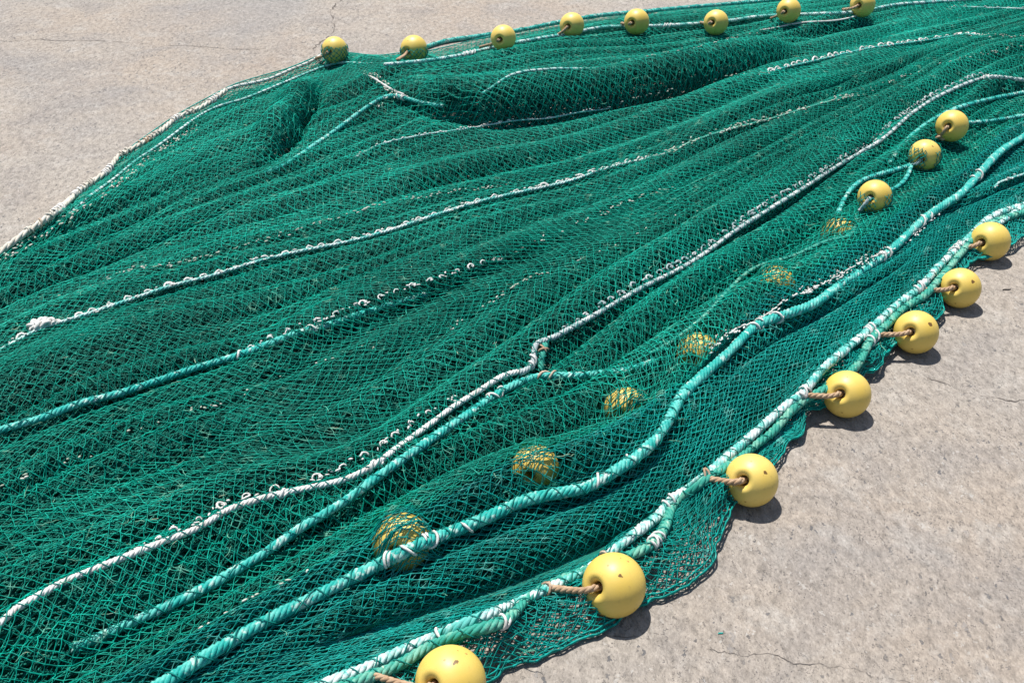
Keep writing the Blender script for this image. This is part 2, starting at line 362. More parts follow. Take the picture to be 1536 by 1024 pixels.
for k, (ta, tb, mt, lb) in enumerate(panels):
    g = Geo(); sd = 100+k*20; last = (k == 4); first = (k == 0); sg = (1, .8, 1, .7, .5)[k]
    hid = (k == 2)
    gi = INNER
    rim = k == 3
    net_layer(g, ta, tb, .027, .0090 if not last else .0070, 0, sd, r=.00115, shear=.11 if not rim else .05, warp=.85 if not rim else .5, bias=.5*sg, bump=True, jit=.0007 if not rim else .0004)
    if last:
        net_layer(g, ta, tb, .042, .0065, .005, sd+1, r=.0013, shear=.14, bias=-.1); net_layer(g, ta, tb, .05, .006, .008, sd+7, r=.0013, shear=.1, bias=.1)
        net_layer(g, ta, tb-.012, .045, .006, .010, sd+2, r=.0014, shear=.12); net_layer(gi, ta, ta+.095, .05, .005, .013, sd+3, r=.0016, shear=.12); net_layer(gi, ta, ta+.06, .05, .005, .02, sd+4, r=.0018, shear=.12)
    else:
        m0 = ta + (.05 if first else 0)
        net_layer(g, ta, tb, .036, .0066, .006, sd+1, r=.00110, shear=.10 if not rim else .05, warp=.9 if not rim else .5, bias=-.12*sg, bump=True)
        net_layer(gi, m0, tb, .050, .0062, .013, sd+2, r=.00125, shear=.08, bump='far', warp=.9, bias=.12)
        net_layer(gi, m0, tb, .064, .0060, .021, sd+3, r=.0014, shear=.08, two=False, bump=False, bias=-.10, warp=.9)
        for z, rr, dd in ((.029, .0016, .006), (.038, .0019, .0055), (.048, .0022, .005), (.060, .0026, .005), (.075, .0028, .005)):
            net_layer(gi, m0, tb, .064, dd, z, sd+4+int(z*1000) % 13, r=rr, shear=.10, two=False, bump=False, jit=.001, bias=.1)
    net_part('netting_panel', g, mt, lb)
net_part('inner_netting', INNER, M_INNER_SHADED, 'netting packed inside the heap, its green darkened to imitate shade')
# the hem twine that closes the outer edge of the fringe, and the one along the back edge
g = Geo()
for tt, rr in ((T_O, .0022), (T_O-.006, .0018), (.001, .0020)):
    qq = np.arange(QA, QB, .008); P = surf(qq, np.full_like(qq, tt), 0, 3); P[:, 2] += .002
    ed = in_view(P); net_hem = P[ed]
    for blk in np.split(net_hem, np.where(np.diff(qq[ed]) > .02)[0]+1):
        if len(blk) > 5:
            d_ = np.gradient(blk, axis=0); d_ /= np.linalg.norm(d_, axis=1, keepdims=True); tubes(g, blk[:-1], [], blk[1:], rr)
net_part('hem_twine', g, M_NETB)

# ------------------------------------------------------------------ ropes
def catmull(P, n_per=None, step=None):
    P = np.asarray(P, float); Q = np.concatenate([[2*P[0]-P[1]], P, [2*P[-1]-P[-2]]]); out = []
    for k in range(len(P)-1):
        p0, p1, p2, p3 = Q[k:k+4]; L = np.linalg.norm(p2-p1); n = max(2, int(L/step)) if step else n_per
        u = np.linspace(0, 1, n, endpoint=False)[:, None]
        out.append(.5*((2*p1)+(-p0+p2)*u+(2*p0-5*p1+4*p2-p3)*u*u+(-p0+3*p1-3*p2+p3)*u**3))
    return np.concatenate(out+[P[-1:]])
def resample(P, step):
    s = np.concatenate([[0], np.cumsum(np.linalg.norm(np.diff(P, axis=0), axis=1))]); n = max(3, int(s[-1]/step))
    x = np.linspace(0, s[-1], n); return np.stack([np.interp(x, s, P[:, k]) for k in range(3)], 1), x
def frames(P):
    d = np.gradient(P, axis=0); d /= np.linalg.norm(d, axis=1, keepdims=True)+1e-9
    a = np.cross(d, np.array((0., 0., 1.))); a /= np.linalg.norm(a, axis=1, keepdims=True)+1e-6
    return d, a, np.cross(a, d)
def sweep(geo, P, R, sides=6):
    R = np.broadcast_to(np.asarray(R, float), (len(P),)); d, a, b = frames(P); n = len(P)
    an = np.arange(sides)*2*np.pi/sides
    V = P[:, None, :] + R[:, None, None]*(np.cos(an)[None, :, None]*a[:, None]+np.sin(an)[None, :, None]*b[:, None])
    # pinch both ends shut
    V[0] = P[0] + (V[0]-P[0])*.05; V[-1] = P[-1] + (V[-1]-P[-1])*.05
    base = np.arange(n-1)[:, None]*sides + np.arange(sides)[None]; nx = np.arange(n-1)[:, None]*sides + (np.arange(sides)+1)[None] % sides
    F = np.stack([base, nx, nx+sides, base+sides], -1).reshape(-1, 4); geo.add(V.reshape(-1, 3), F)
def lay(px, R, lift=.55, smooth=3, step=6, ext=(0, 0)):
    """rope path through pixels of the photo, dropped on the net surface"""
    c = catmull([(x, y, 0) for x, y in px], step=step); W = np.array([hit(x, y) for x, y, _ in c])
    if smooth:
        k = np.hanning(2*smooth+3)[1:-1]; k /= k.sum(); m = smooth
        W = np.stack([np.convolve(np.pad(W[:, i], m, mode='reflect', reflect_type='odd'), k, 'valid') for i in range(3)], 1)
    W[:, 2] += R*lift; W[:, 2] = np.maximum(W[:, 2], R*.9); return W
def strands(geo, W, R, n=3, pitch=7.0, sides=6, fill=.56, sgn=1, step=.45):
    P, s = resample(W, R*step*1.6 if R > .004 else R*1.3); d, a, b = frames(P)
    wn = Noise(int(R*1e5)); wob = 1+.10*wn(s*14, s*0)+.05*wn(s*60, s*0+5)+.03*np.sin(s*77)
    for k in range(n):
        an = sgn*2*np.pi*s/(pitch*R) + 2*np.pi*k/n
        C = P + (R*(1-fill)*wob)[:, None]*(np.cos(an)[:, None]*a+np.sin(an)[:, None]*b)
        sweep(geo, C, R*fill*wob, sides)
def helix(geo, W, R, rt, pitch, phase=0., sgn=1, a0=0., a1=1.):
    P, s = resample(W, min(rt*2.2, pitch*R/14)); n = len(P); lo, hi = int(n*a0), max(int(n*a0)+4, int(n*a1)); d, a, b = frames(P)
    an = sgn*2*np.pi*s/(pitch*R)+phase + .8*np.sin(s*23)+.7*np.sin(s*41+R*3e3)
    C = P + R*(np.cos(an)[:, None]*a+np.sin(an)[:, None]*b); sweep(geo, C[lo:hi], rt, 5)
def thing_mesh(name, geo, mat, label, cat, group=None):
    V = np.concatenate(geo.V); o0 = np.array([V[:, 0].mean(), V[:, 1].mean(), V[:, 2].min()])
    me = np_mesh(name, V-o0, np.concatenate(geo.F)); o = link(name, me, mat); o.location = o0
    return tag(o, label, cat, group), o0
def child_mesh(name, geo, mat, parent, label=None):
    o0 = np.array(parent.location); me = np_mesh(name, np.concatenate(geo.V)-o0, np.concatenate(geo.F)); o = link(name, me, mat, parent)
    if label: o['label'] = label
    return o
def rope(name, px, R, mat, label, lift=.55, dive=(0, 0), twine=1, lash=(), pitch=5.5, cat='rope', sgn=1, group=None, smooth=3, n=4, fill=.47, knots=()):
    W = lay(px, R, lift, smooth); m_ = np.linspace(0, 1, len(W))
    for e_, u_ in zip(dive, (m_, 1-m_)):
        if e_: W[:, 2] = np.maximum(W[:, 2]-(1-sstep(0, e_, u_))*R*2.6, R*.9)
    g = Geo(); strands(g, W, R, n=n, pitch=pitch, sgn=sgn, fill=fill)
    o, o0 = thing_mesh(name, g, mat, label, cat, group)
    if isinstance(twine, tuple):
        h = Geo(); helix(h, W, R*1.04, .0014, 4.3, .4, -sgn, *twine); helix(h, W, R*1.05, .0014, 5.6, 2.0, sgn, *twine); child_mesh('whipping_twine', h, M_DARKT, o)
    elif twine:
        h = Geo(); helix(h, W, R*1.04, .0009+R*.025, 5.2, .4, -sgn)
        if twine > 1: helix(h, W, R*1.05, .0009+R*.025, 6.7, 2.0, sgn)  # crossed uneven turns, also standing in for net-lattice shadow on the rope
        child_mesh('whipping_twine', h, M_DARKT, o)
    for (lx, ly, turns, mt) in lash:
        p = np.array(hit(lx, ly)); k = int(np.argmin(np.linalg.norm(W[:, :2]-p[:2], axis=1)))
        seg = max(2, int(.03/np.mean(np.linalg.norm(np.diff(W, axis=0), axis=1)))); k0, k1 = max(0, k-seg), min(len(W)-1, k+seg)
        if k1-k0 < 3: continue
        h = Geo(); Wd = resample(W[k0:k1+1], .004)[0]; Ls = .06
        helix(h, Wd, R*1.12, .0026+R*.05, (Ls/turns)/R, random.random()*6, random.choice((-1, 1)), .12, .88)
        if turns > 1.6: helix(h, Wd, R*1.15, .0024+R*.05, (Ls/turns*1.7)/R, random.random()*6, 1, .25, .8)
        child_mesh('lashing', h, mt, o)
    return o, W
def knot(geo, c, R, seed=0):
    """a lumpy overhand knot: three interlaced turns"""
    rng = random.Random(seed); u = np.linspace(0, 2*np.pi, 40)
    C = np.stack([(np.sin(u)+2*np.sin(2*u))*.42, (np.cos(u)-2*np.cos(2*u))*.36, -np.sin(3*u)*.42], 1)*R
    an = rng.random()*6; rot = np.array(((math.cos(an), -math.sin(an), 0), (math.sin(an), math.cos(an), 0), (0, 0, 1)))
    sweep(geo, C@rot.T + np.array(c), R*.42, 6)

WL = M_LASH
rope('white_rope', [(-60,418),(-10,388),(35,355),(60,338),(95,312),(118,290),(150,268),(165,258),(175,237),(195,228),(220,213),(248,195),(265,178),(300,165),(340,137)], .0105, M_CREAM,
     'thick white rope along the back left edge of the net on bare concrete', twine=0, pitch=9, n=3, fill=.56,
     lash=[(45,348,3,M_CREAM),(78,326,3,M_CREAM),(136,277,3,M_CREAM),(185,232,3,M_CREAM),(232,204,4,M_CREAM),(285,170,3,M_CREAM),(320,150,3,WL),(60,338,2,M_BROWN),(118,290,3,WL),(165,258,3,WL),(220,213,2,M_BROWN),(265,178,3,WL),(95,312,2,WL)], lift=.6)
rope('selvedge_cord', [(340,137),(352,132),(400,122),(440,105),(470,93),(490,78),(505,75)], .0065, M_WHITE,
     'thin white cord rising to the first yellow float at the corner of the net', twine=1, lift=1.0)
rope('selvedge_cord', [(100,318),(165,274),(200,245),(240,218),(310,168),(370,148),(450,115),(500,97),(560,92)], .005, M_PALE,
     'thin pale turquoise cord just inside the thick white edge rope', twine=1, lift=.6, dive=(.1, .1))
rope('turquoise_rope', [(640,72),(665,64),(720,56),(780,47),(840,35),(900,25),(960,20),(1020,14),(1090,8),(1200,-2),(1320,-14)], .011, M_TURQ,
     'turquoise rope on the concrete behind the far row of floats', twine=1, lift=.5)
rope('head_rope', [(575,100),(640,94),(690,86),(730,76),(800,62),(850,54),(900,44),(960,42),(1020,40),(1100,33),(1140,27),(1215,24),(1290,20),(1340,10),(1420,4),(1560,-6)], .0085, M_PALE,
     'pale turquoise rope strung with the far row of floats', twine=1, lift=.9, lash=[(700,84,2,WL),(860,52,2,WL),(1000,41,2,WL)])
rope('white_rope', [(1140,43),(1200,35),(1260,31),(1300,20),(1330,10),(1365,4),(1400,2)], .0045, M_WHITE,
     'short thin white rope in front of the farthest yellow float', twine=0, lift=.5, dive=(.3, .3))
rope('turquoise_rope', [(-60,664),(0,645),(60,628),(120,605),(180,590),(240,570),(300,550),(350,535),(400,515),(450,493),(500,478),(540,462),(580,448),(640,430)], .0095, M_TURQ,
     'faded turquoise rope sunk in the netting from the left edge of the picture', twine=2, lift=.1, dive=(0, .5), lash=[(360,532,2,WL),(470,490,2,WL)])
rope('white_rope', [(-60,966),(0,935),(20,915),(60,892),(100,870),(150,850),(200,830),(250,810),(300,790),(340,765),(390,748),(430,738),(480,728),(520,718),(560,698),(600,668),(640,640),(680,610),(720,585),(755,563),(785,556)], .0074, M_WHITE,
     'knotted white rope beside the thick turquoise rope at lower left', twine=2, lift=.0, lash=[(420,738,2,WL),(560,700,2,WL)])
rope('white_rope', [(778,562),(797,552),(801,535),(803,518),(830,508),(860,492),(900,470),(960,435),(1020,405),(1060,380),(1100,350),(1150,318),(1200,287),(1260,248),(1320,213),(1370,170),(1420,140),(1480,118),(1536,122),(1600,128),(1690,120),(1790,98)], .0076, M_GREY,
     'grey-white rope with a sharp kink, rising to the upper right corner', twine=2, lift=.6, lash=[(800,540,3,WL),(1480,118,3,WL)], smooth=1)
rope('turquoise_rope', [(985,530),(960,540),(930,548),(900,554),(860,561),(820,564),(795,570),(770,580),(740,597),(700,625),(660,652),(620,680),(570,715),(530,745),(500,765),(450,795),(400,830),(350,860),(300,885),(250,905),(180,930),(100,962)], .0105, M_TURQ,
     'sea-green turquoise rope curving down from the kink of the white rope', twine=2, lift=.5, dive=(.22, .3), lash=[(745,597,2,WL),(820,565,2,M_BROWN)])
rope('rope_end', [(818,517),(815,530),(811,545),(812,562)], .010, M_SEA, 'short sea-green rope stub joining the kinked white rope to the turquoise rope', twine=2, lift=.7, smooth=1,
     lash=[(817,525,2,M_BROWN)])
rope('turquoise_rope', [(170,1075),(258,1022),(300,995),(340,970),(400,935),(460,905),(520,875),(570,850),(620,825),(660,808),(720,785),(780,757),(830,745),(880,735),(920,712),(960,685),(990,655),(1005,630),(1020,600),(1050,570),(1090,535),(1130,495),(1170,478),(1220,460),(1260,430),(1300,405),(1340,375),(1370,345),(1400,320),(1440,295),(1470,262),(1500,230),(1536,208),(1590,180),(1680,140),(1790,100)], .0138, M_TURQ,
     'thickest bright turquoise rope snaking right across the net', twine=(0., .30), lift=.6, pitch=4.8, n=5, fill=.385,
     lash=[(640,815,2.2,WL),(615,828,1.3,WL),(585,843,2.2,WL),(548,860,1.2,WL),(700,792,1.2,WL),(900,728,1.2,WL),(950,692,1.2,WL),(1130,495,2,WL),(1165,480,2,WL),(1325,388,2,WL),(1385,332,1.2,WL),(1465,268,1.2,WL)])
rope('edge_rope', [(440,1050),(500,1024),(550,1005),(600,980),(660,955),(720,930),(780,905),(820,887),(860,868),(900,845),(950,805),(990,775),(1003,755),(1040,730),(1060,715),(1100,680),(1140,645),(1180,610),(1205,592),(1230,560),(1270,525),(1305,497),(1345,460),(1378,436),(1400,410),(1430,380),(1450,362),(1470,340),(1490,326),(1515,316),(1560,302),(1640,262),(1760,205)], .0115, M_PALE,
     'pale worn rope along the right edge that ties the row of floats', twine=2, lift=.6,
     lash=[(660,955,3,WL),(820,887,3,M_BROWN),(905,842,2,M_BROWN),(1000,757,3,WL),(1060,715,3,M_BROWN),(1205,590,3,WL),(1303,500,3,WL),(1380,436,3,WL),(1440,376,2,WL)])
rope('slack_rope', [(470,1048),(545,1022),(600,1000),(640,975),(690,955),(738,942),(765,930),(790,902),(822,882),(870,862),(905,850),(945,836),(975,822),(995,800),(1003,775),(1010,758),(1040,738),(1058,722),(1090,703),(1130,672),(1160,650),(1185,620),(1210,600),(1250,580),(1290,545),(1303,515),(1330,490),(1352,466),(1385,448),(1405,425),(1425,402),(1452,368),(1482,340),(1520,326),(1580,306),(1680,258),(1760,222)], .0115, M_SEA,
     'slack sea-green rope looping below the pale edge rope', twine=1, lift=.6, lash=[(757,938,3,WL),(985,815,3,WL),(1303,512,2,WL)])
rope('edge_rope', [(1478,345),(1500,338),(1520,322),(1560,300)], .010, M_PALE, 'short pale rope end behind the highest float of the right hand row', lift=.8, twine=1)
rope('turquoise_rope', [(1255,322),(1265,300),(1290,274),(1320,264),(1345,257),(1366,250)], .0085, M_TURQ, 'short turquoise rope arching over between two netted floats', lift=.8, dive=(.3, 0))
rope('turquoise_rope', [(1366,252),(1360,270),(1345,285),(1330,290)], .0075, M_TURQ, 'short turquoise rope dropping from the second netted float', lift=.9)
rope('turquoise_rope', [(1335,240),(1352,215),(1375,195),(1400,180),(1440,163),(1480,152),(1536,141),(1590,132),(1680,112),(1780,88)], .009, M_TURQ, 'turquoise rope passing behind the float nearest the kinked rope', lift=.7, dive=(.25, 0))
rope('turquoise_rope', [(1448,187),(1470,186),(1500,182),(1536,176),(1590,168),(1690,140),(1790,112)], .008, M_TURQ, 'turquoise rope leading right from the bare float on top of the net', lift=.9)
rope('turquoise_rope', [(1285,318),(1284,340),(1270,352),(1230,365),(1195,382),(1160,392),(1125,405),(1095,432),(1060,470),(1030,492),(1000,510),(975,522)], .0060, M_SEA, 'thin pale turquoise cord running over the floats hidden in the netting', lift=-.2, twine=2, dive=(.2, .3))
rope('turquoise_rope', [(395,254),(420,245),(450,230),(500,200),(540,170),(570,150),(590,143),(608,146),(635,150),(665,153)], .0085, M_TURQ, 'bent turquoise rope with a white knot near the back corner of the net', lift=.6, dive=(.4, .35), lash=[(604,145,3,WL)])
rope('selvedge_cord', [(545,108),(560,118),(578,130),(592,138),(606,143)], .0045, M_WHITE, 'short white cord knotted to the bent turquoise rope', lift=.6, twine=0, dive=(.3, 0))
rope('selvedge_cord', [(722,136),(740,126),(760,115),(790,107),(830,104),(870,101),(905,97)], .0055, M_PALE, 'thin faded cord lying in the folds below the third far float', lift=.2, dive=(.3, .4))

# ------------------------------------------------------------------ seams with white lacing (parts of the net)
def seam(px, Rc, cord_mat, loops=0, loop_r=.011, dashes=60, rows=2, spread=.012, seed=1, dash_mat=None, dash_r=.0028, cord=True, fade=0.0):
    rng = random.Random(seed); W = lay(px, Rc, .5, 2, 8); m_ = np.linspace(0, 1, len(W)); W[:, 2] -= .014*(1-sstep(0, .14, m_))+.014*(1-sstep(0, .14, 1-m_)); P, s = resample(W, .004); d, a, b = frames(P); L = s[-1]
    g = Geo()
    if loops:
        x = .01
        while x < L-.02:
            k = int(np.searchsorted(s, x)); k = min(k, len(P)-1); R = loop_r*rng.uniform(.7, 1.15); u0 = rng.uniform(-.35, .2); u = np.linspace(u0, u0+math.pi*rng.uniform(.85, 1.3), 11)
            side = -a[k]*rng.uniform(.4, 1.0) + np.array((0, 0, 1))*rng.uniform(.3, .8) + d[k]*rng.gauss(0, .2); side /= np.linalg.norm(side)
            C = P[k] - np.array((0, 0, rng.uniform(-.15, .15)*R)) + np.array([d[k]*R*math.cos(v)*rng.uniform(.85, 1.15) + side*R*math.sin(v)*rng.uniform(.9, 1.1) for v in u])
            sweep(g, C, R*.25*rng.uniform(.8, 1.3), 5)
            if rng.random() < .35: knot(g, P[k]+d[k]*R*.6+np.array((0, 0, .003)), R*.36, k)
            x += loops*rng.choice((.7, .85, 1, 1, 1.1, 1.6))*rng.uniform(.9, 1.1)
    n = int(L*dashes)
    for k in range(n):
        x = rng.random()*L
        if fade and rng.random() < fade: continue
        i = min(int(np.searchsorted(s, x)), len(P)-2); row = rng.randrange(rows)-(rows-1)/2
        c = P[i] + a[i]*(row*spread+rng.gauss(0, spread*.2)) + np.array((0, 0, rng.uniform(-.004, .004)+Rc))
        dd = d[i] + a[i]*rng.gauss(0, .5); dd /= np.linalg.norm(dd); ln = dash_r*rng.uniform(.9, 2.6)
        C = np.array([c+dd*ln*v for v in (-1, -.6, 0, .6, 1)]); rr = dash_r*np.array((.3, .85, 1, .85, .3))*rng.uniform(.6, 1.1); sweep(g, C, rr, 5)
    o = net_part('seam_stitching', g, dash_mat or (M_LASH if loops or cord else M_KHAKI))
    if cord:
        c = Geo(); strands(c, W, Rc, n=3, pitch=7); net_part('seam_cord', c, cord_mat, parent=net)
    return o
S_C = [(-60,547),(0,522),(60,494),(100,482),(150,466),(200,449),(260,429),(320,414),(380,395),(440,380),(520,364),(580,348),(640,328),(720,303),(800,285),(860,271),(920,248),(1000,226)]
seam(S_C, .0055, M_PALE, loops=.055, loop_r=.0115, dashes=45, seed=2)
seam([(1000,226),(1080,199),(1160,178),(1230,157),(1300,138)], .0045, M_SEA, dash_mat=M_KHAKI, dashes=130, rows=3, seed=3, dash_r=.0036)
seam([(85,442),(115,437),(160,420),(200,405),(240,402),(290,390),(350,375),(430,352),(500,330),(560,310),(640,295),(720,282),(780,268)], .003, M_SEA, dashes=85, rows=2, seed=4, cord=False)
seam([(340,535),(400,512),(450,490),(500,474),(540,458),(580,443),(640,424),(700,404),(765,380)], .003, M_PALE, loops=.055, loop_r=.0095, dashes=60, rows=2, seed=5, cord=False)
seam([(660,503),(700,478),(740,452),(790,420),(832,406)], .0026, M_SEA, dashes=60, rows=1, seed=6, cord=False, dash_r=.0028)
seam([(-30,745),(40,715),(120,688),(200,650),(260,625),(345,596)], .0026, M_SEA, dashes=38, rows=2, seed=7, cord=False, dash_r=.0028)
seam([(190,826),(250,802),(300,781),(340,757),(390,740),(430,730),(480,718),(520,700),(560,678),(600,650),(640,622),(690,588)], .004, M_WHITE, loops=.055, loop_r=.010, dashes=45, rows=2, seed=8, cord=False)
seam([(845,490),(900,460),(960,425),(1020,396),(1060,371),(1100,341),(1150,308),(1200,278),(1260,240),(1310,208)], .004, M_WHITE, loops=.045, loop_r=.0105, dashes=60, rows=2, seed=9, dash_mat=M_GREY, cord=False)
seam([(1310,208),(1370,162),(1420,134),(1470,113),(1500,112)], .004, M_WHITE, loops=.04, loop_r=.012, dashes=50, rows=2, seed=10, dash_mat=M_GREY, cord=False)
seam([(1432,288),(1400,322),(1370,352),(1330,376),(1290,395),(1230,428),(1180,450),(1140,478),(1090,500),(1060,522)], .003, M_DARKT, loops=.024, loop_r=.008, dashes=150, rows=3, spread=.012, seed=11, cord=False, dash_r=.0030)
seam([(1140,108),(1200,97),(1240,88),(1300,74),(1350,67),(1400,60),(1450,52),(1490,54)], .0048, M_TURQ, loops=.05, loop_r=.014, dashes=50, rows=2, seed=12)
seam([(530,232),(570,217),(640,202),(700,194),(770,182),(830,177),(915,158)], .0036, M_PALE, dashes=70, rows=1, seed=13, dash_r=.0032)
seam([(280,960),(340,915),(420,880),(470,850),(500,838)], .0026, M_SEA, dashes=30, rows=1, seed=14, cord=False, dash_r=.0028)
seam([(1490,278),(1515,268),(1550,258)], .0045, M_PALE, dashes=60, rows=2, seed=15)
seam([(1420,10),(1470,12),(1536,14),(1580,16)], .004, M_PALE, dashes=40, rows=1, seed=16)
seam([(-30,405),(20,380),(60,355),(100,330),(150,295),(210,250),(300,185)], .0026, M_SEA, dashes=110, rows=3, spread=.014, seed=17, cord=False, dash_r=.0034)
seam([(1290,140),(1350,118),(1420,95),(1500,78),(1580,60)], .003, M_SEA, dashes=30, rows=2, seed=21, cord=False)
seam([(765,380),(850,345),(940,305),(1020,275)], .003, M_SEA, dashes=55, rows=2, seed=22, cord=False, dash_r=.0026)
seam([(832,406),(900,380),(980,340),(1060,310)], .003, M_SEA, dashes=16, rows=1, seed=23, cord=False, dash_r=.0026)
seam([(345,596),(420,570),(500,540),(560,515)], .003, M_SEA, dashes=20, rows=2, seed=24, cord=False, dash_r=.0026)
seam([(915,158),(980,142),(1060,122),(1145,106)], .003, M_SEA, dashes=40, rows=1, seed=25, cord=False, dash_r=.0028)
seam([(552,106),(565,120),(580,132),(598,142),(575,148),(565,158)], .003, M_SEA, dashes=170, rows=4, spread=.011, seed=26, cord=False, dash_r=.0036)
seam([(1450,52),(1490,54),(1560,58)], .003, M_SEA, dashes=60, rows=2, seed=27, cord=False)
seam([(900,97),(980,85),(1060,68),(1150,44)], .003, M_SEA, dashes=25, rows=2, seed=28, cord=False, dash_r=.0028)
# the big white lump of lacing at the left end of the first seam
g = Geo()
for k, (x, y) in enumerate([(52,492),(62,489),(74,487)]): knot(g, np.array(hit(x, y))+np.array((0, 0, .010)), .013, k)
net_part('lacing_knot', g, M_LASH)

# ------------------------------------------------------------------ floats
def lathe_float():
    R = 1.0; prof = [(.19, .20), (.192, .55), (.198, .70), (.215, .765), (.255, .815), (.31, .850), (.37, .868), (.43, .868)]
    for an in np.linspace(math.radians(61), 0, 13): prof.append((math.cos(an)*1.0, math.sin(an)*.965))
    top = prof; full = top + [(r, -z) for r, z in reversed(top[:-1])]
    n = 48; V = []; F = []
    for r, z in full:
        for k in range(n): V.append((r*math.cos(2*math.pi*k/n), r*math.sin(2*math.pi*k/n), z))
    m = len(full)
    for i in range(m-1):
        for k in range(n): F.append((i*n+k, i*n+(k+1) % n, (i+1)*n+(k+1) % n, (i+1)*n+k))
    for k in range(n): F.append(((m-1)*n+k, (m-1)*n+(k+1) % n, (k+1) % n, k))     # bore
    return np.array(V), np.array(F)[:, ::-1]
FV, FF = lathe_float()
FME = np_mesh('net_float', FV*.06, FF); FME.materials.append(M_FLOAT)
FWD = Vector((0, cth, -sth)); CRT = Vector((1, 0, 0)); CDN = Vector((0, -sth, -cth))
FLOATS = []
def net_float(px, py, dpx, hole, cord_px, label, group, on='ground', sink=.004, chip=None, cord_mat=None, cord_lift=.006, tail=None):
    """hole: pixel offset of the mouth from the centre, as a fraction of the radius; cord_px: where the cord meets the rope"""
    d = ray(px, py)
    if isinstance(on, tuple): c, R = on
    else:
        lo, hi = 1.0, (H-.01)/-d.z
        def zsurf(p): return 0.0 if on == 'ground' else height(p.x, p.y)
        for _ in range(40):
            m = (lo+hi)/2; p = CAM+d*m; R = dpx*m/FPX/2
            if p.z - zsurf(p) > R-sink: lo = m
            else: hi = m
        c = CAM+d*lo; R = dpx*lo/FPX/2
    v = (CAM-c).normalized(); rt = v.cross(Vector((0, 0, 1))).normalized()*-1; upv = v.cross(rt)*-1
    if upv.z < 0: upv = -upv
    hx, hy = hole; hz = math.sqrt(max(.05, 1-hx*hx-hy*hy)); ax = (rt*hx - upv*hy + v*hz).normalized()
    o = bpy.data.objects.new('net_float', FME); COL.objects.link(o); o.location = c
    rot = ax.to_track_quat('Z', 'Y'); o.rotation_euler = rot.to_euler(); o.scale = (R/.06,)*3
    tag(o, label, 'float', group)
    if chip:
        w = (rt*chip[0]-upv*chip[1]+v*math.sqrt(max(.05, 1-chip[0]**2-chip[1]**2))).normalized()
        o['chip'] = list((rot.inverted() @ w)*.06)
    else: o['chip'] = [9., 9., 9.]
    if cord_px is not None:
        e = Vector(hit(*cord_px)) + Vector((0, 0, cord_lift)); m0 = c+ax*R*.30; m1 = c+ax*R*.92; lv = (e-c); lv = (lv-ax*lv.dot(ax)).normalized()*R*.055; m0 += lv; m1 += lv
        b1 = m1 + ax*R*.22
        path = [m0, c+ax*R*.75+lv]; n = 9
        for k in range(n+1):
            u = k/n; p = m1*(1-u)**2 + b1*2*u*(1-u) + e*u*u; p.z -= .006*math.sin(u*math.pi); path.append(p)
        path = catmull([tuple(p) for p in path], n_per=4); g = Geo(); rc = R*.125
        strands(g, path, rc, n=3, pitch=5.5, step=.35)
        if tail: knot(g, e, rc*1.8, int(px))
        me = np_mesh('cord', np.concatenate(g.V), np.concatenate(g.F)); k = link('cord', me, cord_mat or M_TAN, o)
        k.matrix_parent_inverse = Matrix.LocRotScale(o.location, o.rotation_euler.to_quaternion(), o.scale).inverted()
    FLOATS.append(((px, py), o))
    return o
GE = 'yellow floats on tan cords along the right edge of the net'
net_float(676,1022,108,(-.62,.10),(557,1014),'yellow float cut off at the bottom of the picture, oval brown chip on top',GE,chip=(.18,-.50))
net_float(921,877,97,(-.64,.16),(820,884),'largest whole yellow float with a curled brown chip, beside a slack rope knot',GE,chip=(.18,-.33))
net_float(1127,720,80,(-.36,.08),(1058,720),'yellow float with a tiny brown nick, second whole one up the right edge row',GE,chip=(.42,-.35))
net_float(1270,591,71,(-.32,.05),(1203,595),'unmarked yellow float alone on bare concrete beside a triangle of sunlight',GE)
net_float(1374,498,65,(-.30,.05),(1303,504),'deep yellow float with a small smudge, touching a netting fold on its right',GE,chip=(.50,-.48))
net_float(1440,432,60,(-.34,.04),(1380,437),'yellow float with a brown hole near its top right rim on concrete',GE,chip=(.48,-.42))
net_float(1485,362,58,(-.48,.18),(1443,374),'clean pale yellow float at the upper end of the right edge row',GE)
GM = 'yellow floats down the middle of the net'
net_float(1428,189,47,(-.28,.06),(1410,208),'bare yellow float on top of the net with a tan cord pointing down left',GM,on='net',tail=1)
net_float(1387,233,47,(-.20,.36),(1366,249),'yellow float with a dark slot mark, just below the bare one on the net',GM,on='net',sink=.018,cord_mat=M_GREY,chip=(.35,-.62))
net_float(1312,295,50,(-.30,.12),(1288,320),'yellow float with a few net strands over it, between arched turquoise ropes',GM,on='net',sink=.014,cord_mat=M_GREY)
hl = ['yellow float under netting, next below the float with strands over it','yellow float glimpsed through netting near the middle of the dotted white seam','yellow float glimpsed through netting close above a bend of the thickest rope',
      'yellow float barely showing through dense netting right of the sea-green rope','yellow float showing through netting above the straight stretch of the thickest rope','yellow float under netting tucked against the white lashings of the thickest rope']
for (x, y, dd), cc, lb in zip(HID, HIDC, hl): net_float(x, y, dd, (-.3,.4), None, lb, GM, on=cc)
GF_ = 'yellow floats in the far row along the back edge'
